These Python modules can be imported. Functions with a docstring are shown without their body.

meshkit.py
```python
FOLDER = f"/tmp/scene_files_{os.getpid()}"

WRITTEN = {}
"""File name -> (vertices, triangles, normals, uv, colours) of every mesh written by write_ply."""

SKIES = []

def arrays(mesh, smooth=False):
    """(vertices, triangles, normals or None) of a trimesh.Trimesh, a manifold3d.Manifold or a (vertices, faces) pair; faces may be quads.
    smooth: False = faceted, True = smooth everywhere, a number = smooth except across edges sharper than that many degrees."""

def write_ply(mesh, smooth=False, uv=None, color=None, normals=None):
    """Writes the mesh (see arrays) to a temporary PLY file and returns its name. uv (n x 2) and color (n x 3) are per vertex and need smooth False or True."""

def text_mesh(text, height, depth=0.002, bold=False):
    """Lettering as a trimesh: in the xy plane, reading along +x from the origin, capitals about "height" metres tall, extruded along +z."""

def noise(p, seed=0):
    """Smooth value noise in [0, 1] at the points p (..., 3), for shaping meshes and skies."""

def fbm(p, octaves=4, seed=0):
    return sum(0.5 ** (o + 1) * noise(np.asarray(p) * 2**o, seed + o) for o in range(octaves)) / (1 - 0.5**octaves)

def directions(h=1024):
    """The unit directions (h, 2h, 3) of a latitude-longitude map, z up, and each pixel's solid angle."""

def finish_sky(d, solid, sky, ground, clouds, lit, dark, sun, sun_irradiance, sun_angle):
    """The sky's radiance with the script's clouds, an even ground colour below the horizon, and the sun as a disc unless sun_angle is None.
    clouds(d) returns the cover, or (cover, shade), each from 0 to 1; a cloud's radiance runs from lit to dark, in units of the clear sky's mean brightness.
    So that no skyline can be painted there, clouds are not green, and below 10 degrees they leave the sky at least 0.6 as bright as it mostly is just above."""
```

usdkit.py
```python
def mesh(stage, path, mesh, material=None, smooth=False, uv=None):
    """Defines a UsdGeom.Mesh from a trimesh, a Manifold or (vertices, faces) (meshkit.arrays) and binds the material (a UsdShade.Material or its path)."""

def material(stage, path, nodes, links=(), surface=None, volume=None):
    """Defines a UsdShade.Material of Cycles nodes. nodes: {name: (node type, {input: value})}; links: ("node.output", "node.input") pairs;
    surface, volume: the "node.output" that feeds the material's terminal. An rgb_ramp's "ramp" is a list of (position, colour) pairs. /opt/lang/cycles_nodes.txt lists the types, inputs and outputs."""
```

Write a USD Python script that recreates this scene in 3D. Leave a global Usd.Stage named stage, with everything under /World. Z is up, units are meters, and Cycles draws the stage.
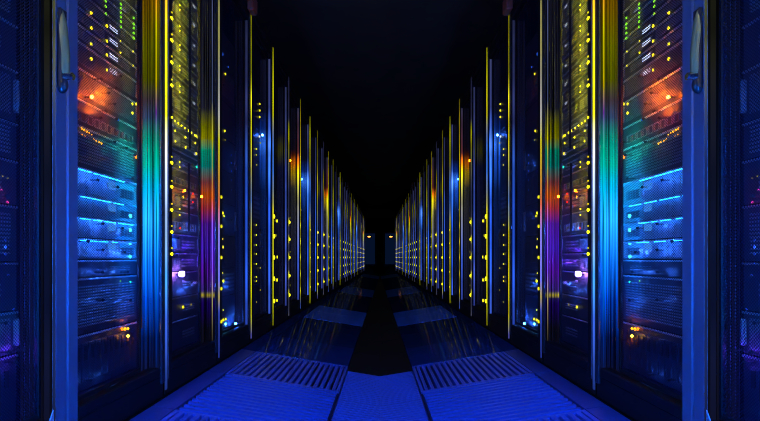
import math, random
import numpy as np
import trimesh
import usdkit
from pxr import Usd, UsdGeom, UsdLux, Gf, Sdf, UsdShade

random.seed(7)
rng = np.random.default_rng(7)
stage = Usd.Stage.CreateInMemory()
UsdGeom.SetStageUpAxis(stage, UsdGeom.Tokens.z)
UsdGeom.SetStageMetersPerUnit(stage, 1.0)
UsdGeom.Xform.Define(stage, '/World')
UsdGeom.Scope.Define(stage, '/World/Looks')

# ------------------------------------------------------------------ camera, exposure, added fill tubes
EYE = 0.57                      # camera height over the foot of the racks
F = 476.0                       # focal length in pixels of a 760 wide frame
cam = UsdGeom.Camera.Define(stage, '/World/camera')
cam.CreateHorizontalApertureAttr(36.0)
cam.CreateFocalLengthAttr(36.0 * F / 760)
cam.CreateVerticalApertureOffsetAttr(36.0 * 47 / 760)
cam.CreateClippingRangeAttr(Gf.Vec2f(0.05, 200))
cam.CreateFStopAttr(0.0)
cam.CreateExposureAttr(0.0)
cam.AddTranslateOp().Set(Gf.Vec3d(0, 0, EYE))
cam.AddRotateXOp().Set(90.0)
BLUE_FILL = 440.0               # radiance of the blue fill tubes added out of view beside the camera

# ------------------------------------------------------------------ the place
TH = 0.0126                     # each row turns in towards the aisle by this angle
A = 0.90                        # from the aisle's middle to the rack fronts
W = 0.614                       # rack pitch
Y0 = 1.333                      # where the second rack begins
H = 2.25                        # rack height
DOOR, FACE, DEEP = 0.030, 0.09, 0.85   # door mesh, equipment fronts, rack depth behind the front
FALL = 0.16                     # the floor falls towards the middle of the aisle
LAST = 30


def world(side, xr, y):
    """row coordinates -> world x, y. side -1 left, +1 right."""
    c, s = math.cos(TH), math.sin(TH)
    return side * (xr * c - y * s), xr * s + y * c


def seen_at(x, y, s):
    """the photograph's left half: a point at depth s behind the rack fronts -> (along the row, height)"""
    u, xr = 380.0 - x, A + s
    Y = xr * (F - u * TH) / (u + F * TH)
    return Y, EYE + (257.5 - y) * (Y + TH * xr) / F


# ------------------------------------------------------------------ materials
MADE = {}


def keep(name, make):
    if name not in MADE:
        MADE[name] = make('/World/Looks/' + name)
    return MADE[name]


def plain(name, base, rough=0.45, metal=0.0, spec=0.5, ior=1.5, bump=0.0, scale=60.0, coat=0.0, tone=0.0):
    def make(path):
        n = {'p': ('principled_bsdf', {'base_color': base, 'roughness': rough, 'metallic': metal, 'specular_ior_level': spec, 'ior': ior, 'coat_weight': coat})}
        l = []
        if bump or tone:
            n['g'] = ('geometry', {})
            n['n'] = ('noise_texture', {'scale': scale, 'detail': 3.0})
            l += [('g.position', 'n.vector')]
        if bump:
            n['b'] = ('bump', {'strength': bump, 'distance': 0.002})
            l += [('n.fac', 'b.height'), ('b.normal', 'p.normal')]
        if tone:
            n['r'] = ('rgb_ramp', {'ramp': [(0.3, [c * (1 - tone) for c in base]), (0.7, [c * (1 + tone) for c in base])]})
            l += [('n.fac', 'r.fac'), ('r.color', 'p.base_color')]
        return usdkit.material(stage, path, n, l, surface='p.BSDF')
    return keep(name, make)


def glow(name, color, strength):
    return keep(name, lambda path: usdkit.material(stage, path, {'e': ('emission', {'color': color, 'strength': strength})}, surface='e.emission'))


def perforated(name, base, pitch, hole, rough=0.4, axes='yz'):
    """sheet steel with round holes in staggered rows"""
    def make(path):
        n = {'g': ('geometry', {}), 's': ('separate_xyz', {}),
             'a': ('math', {'math_type': 'add'}), 'd': ('math', {'math_type': 'subtract'}), 'c': ('combine_xyz', {'z': 0.0}),
             'v': ('voronoi_texture', {'dimensions': '2D', 'feature': 'f1', 'randomness': 0.0, 'scale': 1.0 / (pitch * math.sqrt(2))}),
             'h': ('math', {'math_type': 'less_than', 'value2': hole}),
             'p': ('principled_bsdf', {'base_color': base, 'roughness': rough, 'metallic': 0.3}),
             't': ('transparent_bsdf', {}), 'm': ('mix_closure', {})}
        l = [('g.position', 's.vector'), ('s.' + axes[0], 'a.value1'), ('s.' + axes[1], 'a.value2'), ('s.' + axes[0], 'd.value1'), ('s.' + axes[1], 'd.value2'),
             ('a.value', 'c.x'), ('d.value', 'c.y'), ('c.vector', 'v.vector'), ('v.distance', 'h.value1'),
             ('h.value', 'm.fac'), ('p.BSDF', 'm.closure1'), ('t.BSDF', 'm.closure2')]
        return usdkit.material(stage, path, n, l, surface='m.closure')
    return keep(name, make)


def glow_by_height(name, stops, strength, streak=0.0, freq=160.0, beads=0.0):
    """emission by height for painted post reflections and added tubes; streak, beads: strength noise"""
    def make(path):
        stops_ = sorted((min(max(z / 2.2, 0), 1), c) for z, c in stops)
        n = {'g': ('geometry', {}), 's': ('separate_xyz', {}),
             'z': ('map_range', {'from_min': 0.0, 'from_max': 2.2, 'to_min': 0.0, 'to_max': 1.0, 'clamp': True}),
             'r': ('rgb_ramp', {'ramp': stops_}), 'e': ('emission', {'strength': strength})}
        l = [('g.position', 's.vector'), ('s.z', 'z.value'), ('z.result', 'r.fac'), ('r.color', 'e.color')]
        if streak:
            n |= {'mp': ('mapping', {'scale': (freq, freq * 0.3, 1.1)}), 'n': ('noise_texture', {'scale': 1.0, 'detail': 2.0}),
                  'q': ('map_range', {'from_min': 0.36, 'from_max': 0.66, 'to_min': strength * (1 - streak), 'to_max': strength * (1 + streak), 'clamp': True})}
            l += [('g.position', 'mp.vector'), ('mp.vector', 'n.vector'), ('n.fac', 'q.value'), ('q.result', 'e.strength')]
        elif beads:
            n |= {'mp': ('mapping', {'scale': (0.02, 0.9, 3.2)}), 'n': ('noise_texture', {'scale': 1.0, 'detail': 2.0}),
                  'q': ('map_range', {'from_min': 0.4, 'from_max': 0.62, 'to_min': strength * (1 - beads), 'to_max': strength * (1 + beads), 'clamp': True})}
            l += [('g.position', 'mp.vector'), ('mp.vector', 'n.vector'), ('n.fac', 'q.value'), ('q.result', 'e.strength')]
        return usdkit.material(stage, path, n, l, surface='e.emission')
    return keep(name, make)


BLACK = plain('black_steel', (0.006, 0.007, 0.011), 0.55, spec=0.25)
FRAME = plain('frame_paint', (0.15, 0.21, 0.33), 0.42, 0.35, bump=0.05, scale=300)
INNER = plain('inner_return_paint', (0.05, 0.06, 0.08), 0.28, 0.6)
MESH = perforated('door_mesh', (0.006, 0.013, 0.05), 0.0062, 0.40)
MESH_WIDE = perforated('unit_mesh', (0.16, 0.17, 0.22), 0.0085, 0.36)
UNIT = plain('unit_paint', (0.034, 0.038, 0.062), 0.42, bump=0.04, scale=220)
UNIT_GREY = plain('unit_grey', (0.20, 0.22, 0.27), 0.38, 0.2)
UNIT_PALE = plain('unit_pale', (0.46, 0.50, 0.58), 0.36, 0.3)
CHROME = plain('chrome', (0.75, 0.75, 0.77), 0.12, 1.0)
RUBBER = plain('black_plastic', (0.012, 0.012, 0.014), 0.35)
LEVER = plain('lever_satin', (0.20, 0.19, 0.07), 0.35, 0.2)
CAPRED = plain('red_brown_plastic', (0.26, 0.07, 0.045), 0.5)
SHELL = plain('room_black', (0.05, 0.045, 0.032), 0.85, tone=0.25, scale=3)
FLOOR_BLUE = plain('floor_steel', (0.045, 0.10, 0.46), 0.36, 0.0, bump=0.12, scale=90, tone=0.10)


def gloss(name, base, amount, rough):
    return keep(name, lambda path: usdkit.material(stage, path, {'d': ('diffuse_bsdf', {'color': base}), 'g': ('glossy_bsdf', {'color': (0.9, 0.95, 1.0), 'roughness': rough}), 'm': ('mix_closure', {'fac': amount})},
                                                   [('d.BSDF', 'm.closure1'), ('g.BSDF', 'm.closure2')], surface='m.closure'))


FLOOR_LIT = gloss('floor_gloss_lit', (0.05, 0.19, 0.82), 0.05, 0.06)
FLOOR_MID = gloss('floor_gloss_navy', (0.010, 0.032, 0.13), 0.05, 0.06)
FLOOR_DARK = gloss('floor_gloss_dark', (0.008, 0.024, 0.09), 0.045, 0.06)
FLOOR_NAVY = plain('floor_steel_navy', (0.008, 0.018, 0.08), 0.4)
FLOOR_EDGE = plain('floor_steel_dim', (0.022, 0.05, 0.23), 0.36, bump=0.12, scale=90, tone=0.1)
FLOOR_RIB = plain('floor_steel_rib', (0.038, 0.085, 0.40), 0.3)
FLOOR_BLACK = plain('floor_black', (0.006, 0.006, 0.006), 0.7, spec=0.15)
PIT = plain('floor_void', (0.004, 0.004, 0.006), 0.9, spec=0.0)
LEAF = plain('door_leaf_blue', (0.02, 0.035, 0.09), 0.5)
BRONZE = plain('bronze_trim', (0.20, 0.10, 0.045), 0.5, 0.4)
CABLE = plain('pale_cable', (0.55, 0.5, 0.6), 0.5)

YEL, AMB, ORG, RED = (1.0, 0.88, 0.01), (1.0, 0.45, 0.01), (1.0, 0.14, 0.002), (1.0, 0.03, 0.01)
GRN, TEA, CYA, BLU = (0.30, 1.0, 0.02), (0.02, 1.0, 0.6), (0.05, 0.55, 1.0), (0.03, 0.15, 1.0)
VIO, WHT, MAG = (0.45, 0.18, 1.0), (0.75, 0.85, 1.0), (1.0, 0.05, 0.4)
LEDS = {'yellow': (YEL, 2.6), 'amber': (AMB, 3.0), 'orange': (ORG, 7.0), 'red': (RED, 2.5), 'green': (GRN, 1.7), 'teal': (TEA, 2.2), 'cyan': (CYA, 5.0),
        'blue': (BLU, 4.0), 'violet': (VIO, 8.0), 'white': (WHT, 2.0), 'magenta': (MAG, 1.6), 'indigo': ((0.13, 0.03, 1.0), 8.0), 'dim_yellow': (YEL, 0.8), 'dim_blue': (BLU, 0.9)}


def led_mat(c):
    return glow('led_' + c, *LEDS[c])


# ------------------------------------------------------------------ meshes
def chamfer_box(lo, hi, c=0.0):
    lo, hi = np.minimum(lo, hi).astype(float), np.maximum(lo, hi).astype(float)
    c = min(c, (hi - lo).min() * 0.45)
    if c <= 0:
        m = trimesh.creation.box(extents=hi - lo)
        m.apply_translation((lo + hi) / 2)
        return m
    v = []
    for corner in np.ndindex(2, 2, 2):
        p = np.where(np.array(corner) == 1, hi, lo)
        d = np.where(np.array(corner) == 1, -c, c)
        for k in range(3):
            q = p + d
            q[k] = p[k]
            v.append(q)
    return trimesh.convex.convex_hull(np.array(v))


def tube_along(points, r, sides=8):
    p = np.asarray(points, float)
    r = np.broadcast_to(r, (len(p),))
    t = np.gradient(p, axis=0)
    t /= np.linalg.norm(t, axis=1, keepdims=True)
    ref = np.array([0.0, 0, 1]) if abs(t[:, 2]).max() < 0.95 else np.array([1.0, 0, 0])
    a = np.cross(t, ref)
    a /= np.linalg.norm(a, axis=1, keepdims=True) + 1e-9
    b = np.cross(t, a)
    g = np.arange(sides) * 2 * np.pi / sides
    v = (p[:, None] + r[:, None, None] * (np.cos(g)[None, :, None] * a[:, None] + np.sin(g)[None, :, None] * b[:, None])).reshape(-1, 3)
    f = []
    for i in range(len(p) - 1):
        for j in range(sides):
            q = [i * sides + j, i * sides + (j + 1) % sides, (i + 1) * sides + (j + 1) % sides, (i + 1) * sides + j]
            f += [[q[0], q[2], q[1]], [q[0], q[3], q[2]]]
    n = len(v)
    v = np.vstack([v, p[0], p[-1]])
    for j in range(sides):
        f += [[n, j, (j + 1) % sides], [n + 1, (len(p) - 1) * sides + (j + 1) % sides, (len(p) - 1) * sides + j]]
    m = trimesh.Trimesh(v, f, process=False)
    m.fix_normals()
    return m


DOME = trimesh.creation.icosphere(subdivisions=1)
BALL = trimesh.creation.icosphere(subdivisions=2)


def dome(p, r, flat=0.6, ball=DOME):
    """a rounded lens; r may be (along s, along y, along z)"""
    m = ball.copy()
    m.apply_scale((r * flat, r, r) if np.ndim(r) == 0 else r)
    m.apply_translation(p)
    return m


def cyl(p0, p1, r, n=14):
    return trimesh.creation.cylinder(radius=r, segment=[p0, p1], sections=n)


def join(ms):
    return trimesh.util.concatenate(ms)


# ------------------------------------------------------------------ objects
USED = {}


def fresh(parent, name):
    key = (parent, name)
    k = USED.get(key, 0)
    USED[key] = k + 1
    return f'{parent}/{name}' + (f'_{k:03d}' if k else '')


def data(prim, label=None, category=None, group=None, kind=None):
    for k, v in (('label', label), ('category', category), ('group', group), ('kind', kind)):
        if v:
            prim.SetCustomDataByKey(k, v)
    return prim


def thing(name, label, category, loc=(0, 0, 0), turn=0.0, group=None, kind=None):
    x = UsdGeom.Xform.Define(stage, fresh('/World', name))
    x.AddTranslateOp().Set(Gf.Vec3d(*map(float, loc)))
    x.AddRotateZOp().Set(math.degrees(turn))
    return data(x.GetPrim(), label, category, group, kind)


def part(name, mesh, mat, parent, side=0, smooth=False, label=None, kind=None):
    """one Mesh under parent; side: the mesh is in (behind the front, along the row, up) coordinates and is mirrored for the left row"""
    v, f = np.array(mesh.vertices, float), np.array(mesh.faces)
    if side < 0:
        v = v * (-1, 1, 1)
        f = f[:, ::-1]
    m = usdkit.mesh(stage, fresh(str(parent.GetPath()), name), trimesh.Trimesh(v, f, process=False), mat, smooth=smooth)
    return data(m.GetPrim(), label, kind=kind)


def copy_of(source, name, label, category, loc, turn, group=None):
    t = thing(name, label, category, loc, turn, group)
    t.GetReferences().AddInternalReference(source.GetPath())
    t.SetInstanceable(True)
    return t


def slab(top, drop):
    """a convex plate: its top corners in order, and its thickness"""
    top = np.asarray(top, float)
    n = len(top)
    v = np.vstack([top, top - (0, 0, drop)])
    f = [[0, i, i + 1] for i in range(1, n - 1)] + [[n, n + i + 1, n + i] for i in range(1, n - 1)]
    for i in range(n):
        j = (i + 1) % n
        f += [[i, n + i, n + j], [i, n + j, j]]
    m = trimesh.Trimesh(v, f, process=False)
    m.fix_normals()
    return m


# ================================================================== the room
FAR, NEAR, HIGH = 30.0, -3.2, 3.05
t = thing('ceiling', 'black ceiling over the whole server room', None, kind='structure')
part('ceiling_slab', chamfer_box((-3.2, NEAR, HIGH), (3.2, FAR, HIGH + 0.1)), SHELL, t)
for name, lo, hi, lab in (('wall_left', (-3.3, NEAR, -0.7), (-3.2, FAR, HIGH), 'black wall behind the left row of racks'),
                          ('wall_right', (3.2, NEAR, -0.7), (3.3, FAR, HIGH), 'black wall behind the right row of racks'),
                          ('wall_back', (-3.3, NEAR - 0.1, -0.7), (3.3, NEAR, HIGH), 'black wall closing the room at the aisle entrance'),
                          ('wall_far', (-3.3, FAR, -0.7), (3.3, FAR + 0.1, HIGH), 'black end wall far down the aisle')):
    t = thing(name, lab, None, kind='structure')
    part('wall_slab', chamfer_box(lo, hi), SHELL, t)

# the floor: two halves of raised panels that fall towards a valley in the middle
INNER_EDGE, OUTER_EDGE, GAP, PITCH = 0.2334, 0.812, 0.0022, 0.567
ROW0 = 2.39 - 6 * PITCH
floor = thing('floor', 'raised floor of blue and black panels falling to the middle of the aisle', None, kind='structure')


def fp(side, xr, y, up=0.0):
    X, Y = world(side, xr, y)
    return X, Y, -FALL * max(A - xr, 0) + up


def panel(side, x0, x1, y0, y1, up=0.0):
    """top corners of a floor panel, cut at the valley"""
    e = lambda y: max(x0, y * math.tan(TH) + GAP)
    ps = [(e(y0), y0), (x1, y0), (x1, y1), (e(y1), y1)]
    return [fp(side, x, y, up) for x, y in (ps if side > 0 else ps[::-1])]


part('subfloor', chamfer_box((-3.2, NEAR, -0.62), (3.2, FAR, -0.58)), PIT, floor)
for side in (-1, 1):
    part('edge_plate', slab(panel(side, A + 0.004, 3.0, NEAR + 0.1, FAR - 0.02), 0.04), FLOOR_BLACK, floor)
    n_rows = int((FAR - ROW0) / PITCH)
    for r in range(n_rows):
        y0, y1 = ROW0 + r * PITCH + GAP, ROW0 + (r + 1) * PITCH - GAP
        yc = (y0 + y1) / 2
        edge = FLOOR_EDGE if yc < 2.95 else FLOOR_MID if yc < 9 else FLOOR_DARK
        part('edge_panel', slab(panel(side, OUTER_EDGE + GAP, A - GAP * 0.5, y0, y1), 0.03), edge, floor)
        if OUTER_EDGE < y0 * TH + 0.05:
            continue
        if yc < 2.956:
            kind = ('slat', 'rib')[r % 2 == 1] if r > 0 else 'rib'
            if kind == 'rib':
                p = part('ribbed_panel', slab(panel(side, INNER_EDGE + GAP, OUTER_EDGE - GAP, y0, y1, -0.008), 0.03), FLOOR_NAVY, floor)
                n = 14
                ribs = []
                for i in range(n):
                    a, b = y0 + (y1 - y0) * (i + 0.20) / n, y0 + (y1 - y0) * (i + 0.58) / n
                    ribs.append(slab(panel(side, INNER_EDGE + 0.012, OUTER_EDGE - 0.012, a, b, 0.003), 0.010))
                part('rib', join(ribs), FLOOR_RIB, p, kind='stuff')
            else:
                b = 0.016
                x0, x1 = INNER_EDGE + GAP, OUTER_EDGE - GAP
                p = part('grille_frame', join([slab(panel(side, x0, x0 + b, y0, y1), 0.035), slab(panel(side, x1 - b, x1, y0, y1), 0.035),
                                               slab(panel(side, x0 + b, x1 - b, y0, y0 + b), 0.035), slab(panel(side, x0 + b, x1 - b, y1 - b, y1), 0.035)]), FLOOR_BLUE, floor)
                n = 17
                for i in range(n):
                    w = (x1 - x0 - 2 * b) / n
                    a = x0 + b + (i + 0.24) * w
                    part('slat', slab(panel(side, a, a + w * 0.52, y0 + b, y1 - b), 0.03), FLOOR_BLUE, p)
        else:
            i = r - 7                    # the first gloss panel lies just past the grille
            blue = i in (0, 3, 4, 9, 10, 11, 21, 22, 23, 24)  # bluer panels: lit stretches of the floor put into the panel colour
            part('gloss_panel', slab(panel(side, INNER_EDGE + GAP, OUTER_EDGE - GAP, y0, y1, 0.002 if blue else 0.0), 0.03), FLOOR_MID if i == 0 else FLOOR_LIT if blue else FLOOR_DARK, floor)
# the valley panels in the middle, bent along the middle line
CEND = 2.845
yb = [CEND - PITCH * k for k in range(6, -1, -1)] + [CEND + PITCH * k for k in range(1, 49)]
for y0, y1 in zip(yb[:-1], yb[1:]):
    y0, y1 = y0 + GAP, y1 - GAP
    if y1 * TH > INNER_EDGE - 0.03:
        break
    blue = y1 < CEND + 0.01
    m = FLOOR_EDGE if blue else FLOOR_BLACK
    halves = lambda a, b, x, up, drop: join([slab([fp(-1, a * math.tan(TH), a, up), fp(-1, b * math.tan(TH), b, up), fp(-1, x, b, up), fp(-1, x, a, up)][::-1], drop),
                                             slab([fp(1, a * math.tan(TH), a, up), fp(1, x, a, up), fp(1, x, b, up), fp(1, b * math.tan(TH), b, up)], drop)])
    p = part('valley_panel', halves(y0, y1, INNER_EDGE - GAP, -0.003 if blue else 0, 0.03), m, floor)
    if blue:
        n = 18
        part('rib', join([halves(y0 + (y1 - y0) * (i + 0.2) / n, y0 + (y1 - y0) * (i + 0.82) / n, INNER_EDGE - 0.008, 0.0, 0.005) for i in range(n)]), FLOOR_BLUE, p, kind='stuff')

# the doors at the end of the room, one on each side, with a small lamp over each
for i, side in enumerate((-1, 1)):
    d = thing(f'door_{i + 1}', f'dim blue door with a bronze frame at the {"left" if side < 0 else "right"} of the end wall', None, (side * 0.62, FAR - 0.005, 0.03), 0, kind='structure')
    z1 = 2.13
    part('door_leaf', chamfer_box((-0.36, -0.05, 0.0), (0.36, 0, z1), 0.004), LEAF, d)
    for x in (-0.39, 0.36):
        part('door_frame', chamfer_box((x, -0.09, 0.0), (x + 0.03, 0, z1), 0.004), BRONZE, d)
    part('door_frame', chamfer_box((-0.39, -0.09, z1), (0.39, 0, z1 + 0.03), 0.004), BRONZE, d)
    part('door_glow_pane', chamfer_box((-0.30, -0.062, 0.12), (0.30, -0.045, 2.05), 0.006), glow('added_pane_glow', (0.0015, 0.005, 0.02), 1.0), d, label='blue pane with faint added glow')  # faint emission added so the blue door shows; nothing lights it from behind
    part('door_handle', tube_along([(side * 0.30, -0.05, 1.02), (side * 0.30, -0.10, 1.02), (side * 0.20, -0.10, 1.02)], 0.011), CHROME, d)
    l = thing('exit_lamp', f'small orange lamp on the {"left" if side < 0 else "right"} blue door at the far end', 'lamp', (side * 0.68, FAR - 0.067, 1.88))
    part('lamp_housing', chamfer_box((-0.16, -0.03, -0.07), (0.16, 0, 0.07), 0.01), RUBBER, l)
    part('lamp_lens', dome((0, -0.03, 0), (0.11, 0.03, 0.045)), glow('exit_orange', (1.0, 0.35, 0.05), 3.0), l, smooth=True)

# ================================================================== the racks
ORD = ['first', 'second', 'third', 'fourth', 'fifth', 'sixth', 'seventh', 'eighth', 'ninth', 'tenth', 'eleventh', 'twelfth', 'thirteenth', 'fourteenth', 'fifteenth', 'sixteenth', 'seventeenth', 'eighteenth']
ROW = {-1: 'left', 1: 'right'}
D = (0.004, 0.004, 0.012)
YB = (0.70, 0.70, 0.0)
YD = (0.27, 0.27, 0.0)
YW = (1.0, 0.95, 0.01)
BB = (0.025, 0.11, 0.80)
BD = (0.025, 0.035, 0.14)
POST_SHEEN = {   # reflections painted as emission on the far post: ribs, inner line, outer line
    'first': ([(0, D), (1.0, (0.002, 0.004, 0.012)), (1.3, (0.003, 0.003, 0.003)), (2.2, (0.004, 0.004, 0.0))],
              [(0, D), (0.6, (0.005, 0.01, 0.05)), (1.1, (0.012, 0.012, 0.01)), (1.6, (0.02, 0.022, 0.005))],
              [(0, D), (0.9, (0.02, 0.04, 0.16)), (1.15, (0.09, 0.095, 0.04)), (1.6, (0.10, 0.11, 0.02))]),
    'dim': ([(0, D), (2.2, D)], [(0.05, (0.008, 0.015, 0.10)), (0.9, (0.01, 0.03, 0.16)), (1.4, (0.006, 0.01, 0.04)), (2.2, (0.004, 0.005, 0.02))],
            [(0.1, D), (0.5, (0.02, 0.03, 0.12)), (1.0, (0.05, 0.05, 0.06)), (1.6, (0.06, 0.055, 0.01)), (2.2, (0.02, 0.02, 0.01))]),
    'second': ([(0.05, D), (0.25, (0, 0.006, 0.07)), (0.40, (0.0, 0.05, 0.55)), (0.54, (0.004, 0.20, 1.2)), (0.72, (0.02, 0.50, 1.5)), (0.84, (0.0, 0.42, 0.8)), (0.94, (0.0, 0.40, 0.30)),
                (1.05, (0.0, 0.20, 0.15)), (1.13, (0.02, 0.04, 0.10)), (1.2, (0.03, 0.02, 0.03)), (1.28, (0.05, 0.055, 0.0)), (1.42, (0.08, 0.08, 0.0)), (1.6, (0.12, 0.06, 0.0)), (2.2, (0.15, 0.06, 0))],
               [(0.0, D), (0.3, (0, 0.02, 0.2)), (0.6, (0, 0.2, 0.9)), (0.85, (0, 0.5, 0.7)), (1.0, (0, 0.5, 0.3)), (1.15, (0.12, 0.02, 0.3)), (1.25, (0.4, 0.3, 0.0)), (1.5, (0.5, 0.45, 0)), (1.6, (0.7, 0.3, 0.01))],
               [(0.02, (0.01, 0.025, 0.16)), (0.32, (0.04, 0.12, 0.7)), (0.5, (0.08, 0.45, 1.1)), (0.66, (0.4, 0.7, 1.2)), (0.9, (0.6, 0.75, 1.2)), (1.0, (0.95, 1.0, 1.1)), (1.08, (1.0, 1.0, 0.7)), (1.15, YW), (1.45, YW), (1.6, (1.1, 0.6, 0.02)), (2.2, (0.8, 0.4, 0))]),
    'third': ([(0.2, D), (0.33, (0.01, 0.0, 0.10)), (0.355, (0.02, 0.01, 0.12)), (0.37, (0.5, 0.40, 0.0)), (0.39, (0.04, 0.02, 0.2)), (0.5, (0.10, 0.006, 0.42)), (0.62, (0.07, 0.015, 0.62)), (0.75, (0.09, 0.01, 0.4)),
               (0.83, (0.45, 0.03, 0.05)), (0.90, (0.65, 0.09, 0.0)), (0.97, (0.22, 0.04, 0.05)), (1.05, (0.0, 0.22, 0.20)), (1.14, (0.0, 0.30, 0.18)), (1.2, (0.25, 0.24, 0.0)), (1.27, (0.14, 0.14, 0.0)), (1.36, (0.012, 0.013, 0.03)), (2.2, D)],
              [(0.1, D), (0.37, (0.3, 0.25, 0.1)), (0.5, (0.12, 0.05, 0.6)), (0.75, (0.2, 0.1, 0.8)), (0.88, (0.9, 0.15, 0.02)), (1.08, (0.3, 0.5, 0.1)), (1.2, (0.7, 0.62, 0.0)), (1.4, (0.05, 0.07, 0.16)), (2.1, (0.05, 0.06, 0.14))],
              [(0.0, (0.01, 0.02, 0.18)), (0.28, (0.05, 0.1, 0.7)), (0.36, (0.5, 0.42, 0.1)), (0.45, (0.18, 0.2, 0.95)), (0.72, (0.3, 0.25, 0.95)), (0.86, (1.1, 0.22, 0.1)), (1.0, (1.0, 0.5, 0.05)), (1.2, YW), (1.34, (0.8, 0.8, 0.75)), (1.5, (0.55, 0.55, 0.45)), (1.7, (0.40, 0.38, 0.12)), (2.15, (0.30, 0.28, 0.10))]),
    'plain': ([(0.2, D), (0.5, (0.002, 0.006, 0.05)), (1.2, (0.002, 0.006, 0.05)), (1.6, D)],
              [(0.0, (0.03, 0.06, 0.4)), (0.4, BB), (0.9, BB), (1.25, (0.03, 0.10, 0.5)), (1.45, BD), (2.2, (0.02, 0.024, 0.07))],
              [(0.06, (0.06, 0.06, 0.3)), (0.18, YB), (0.75, YB), (0.95, (0.1, 0.25, 0.7)), (1.15, (0.5, 0.5, 0.1)), (1.35, YB), (1.65, YW), (1.8, YD), (2.2, YD)]),
    'blueglow': ([(0.3, D), (1.1, (0.0, 0.01, 0.08)), (1.36, (0.01, 0.10, 0.8)), (1.47, (0.06, 0.35, 1.8)), (1.58, (0.002, 0.03, 0.3)), (1.72, D)],
                 [(0.0, (0.05, 0.1, 0.5)), (0.5, BB), (1.0, BB), (1.3, (0.06, 0.25, 1.0)), (1.47, (0.18, 0.45, 1.6)), (1.6, (0.05, 0.12, 0.6)), (1.75, BD), (2.2, (0.03, 0.035, 0.09))],
                 [(0.05, YD), (0.2, YB), (0.95, YW), (1.1, (0.3, 0.4, 0.5)), (1.25, (0.06, 0.25, 1.0)), (1.47, (0.12, 0.40, 1.5)), (1.62, (0.4, 0.42, 0.3)), (1.7, YB), (1.95, YB), (2.2, YD)]),
    'beads': ([(0, D), (1.4, (0.004, 0.005, 0.03)), (1.55, (0.05, 0.05, 0.0)), (1.7, D)],
              [(0.0, (0.02, 0.03, 0.2)), (0.5, (0.05, 0.09, 0.5)), (1.0, (0.04, 0.09, 0.5)), (1.5, BD), (2.2, (0.02, 0.025, 0.07))],
              [(0.1, (0.06, 0.06, 0.1))] + [(z + dz, c) for z in (0.24, 0.41, 0.58, 0.74, 0.90) for dz, c in ((-0.045, (0.06, 0.06, 0.12)), (0.0, YW), (0.045, (0.06, 0.06, 0.12)))] + [(1.2, (0.04, 0.05, 0.15)), (1.62, (0.3, 0.28, 0)), (1.66, YB), (1.78, YD), (1.85, (0.03, 0.03, 0.08)), (2.2, (0.02, 0.02, 0.06))]),
    'orange': ([(0, D), (1.3, (0.02, 0.02, 0.03)), (1.46, (0.5, 0.3, 0.0)), (1.56, (0.8, 0.16, 0.0)), (1.64, (0.08, 0.01, 0.0)), (1.7, D)],
               [(0.1, (0.03, 0.05, 0.3)), (0.6, (0.04, 0.1, 0.6)), (1.2, (0.3, 0.28, 0.1)), (1.45, YW), (1.56, (1.1, 0.25, 0.01)), (1.66, (0.1, 0.02, 0.02)), (2.2, (0.02, 0.03, 0.07))],
               [(0.08, (0.03, 0.06, 0.3))] + [(z + dz, c) for z in (0.22, 0.40, 0.57, 0.74, 0.91) for dz, c in ((-0.05, YD), (0.0, YW), (0.05, YD))] + [(1.2, YB), (1.6, YB), (1.9, (0.5, 0.45, 0.0)), (2.2, YD)]),
}


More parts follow.
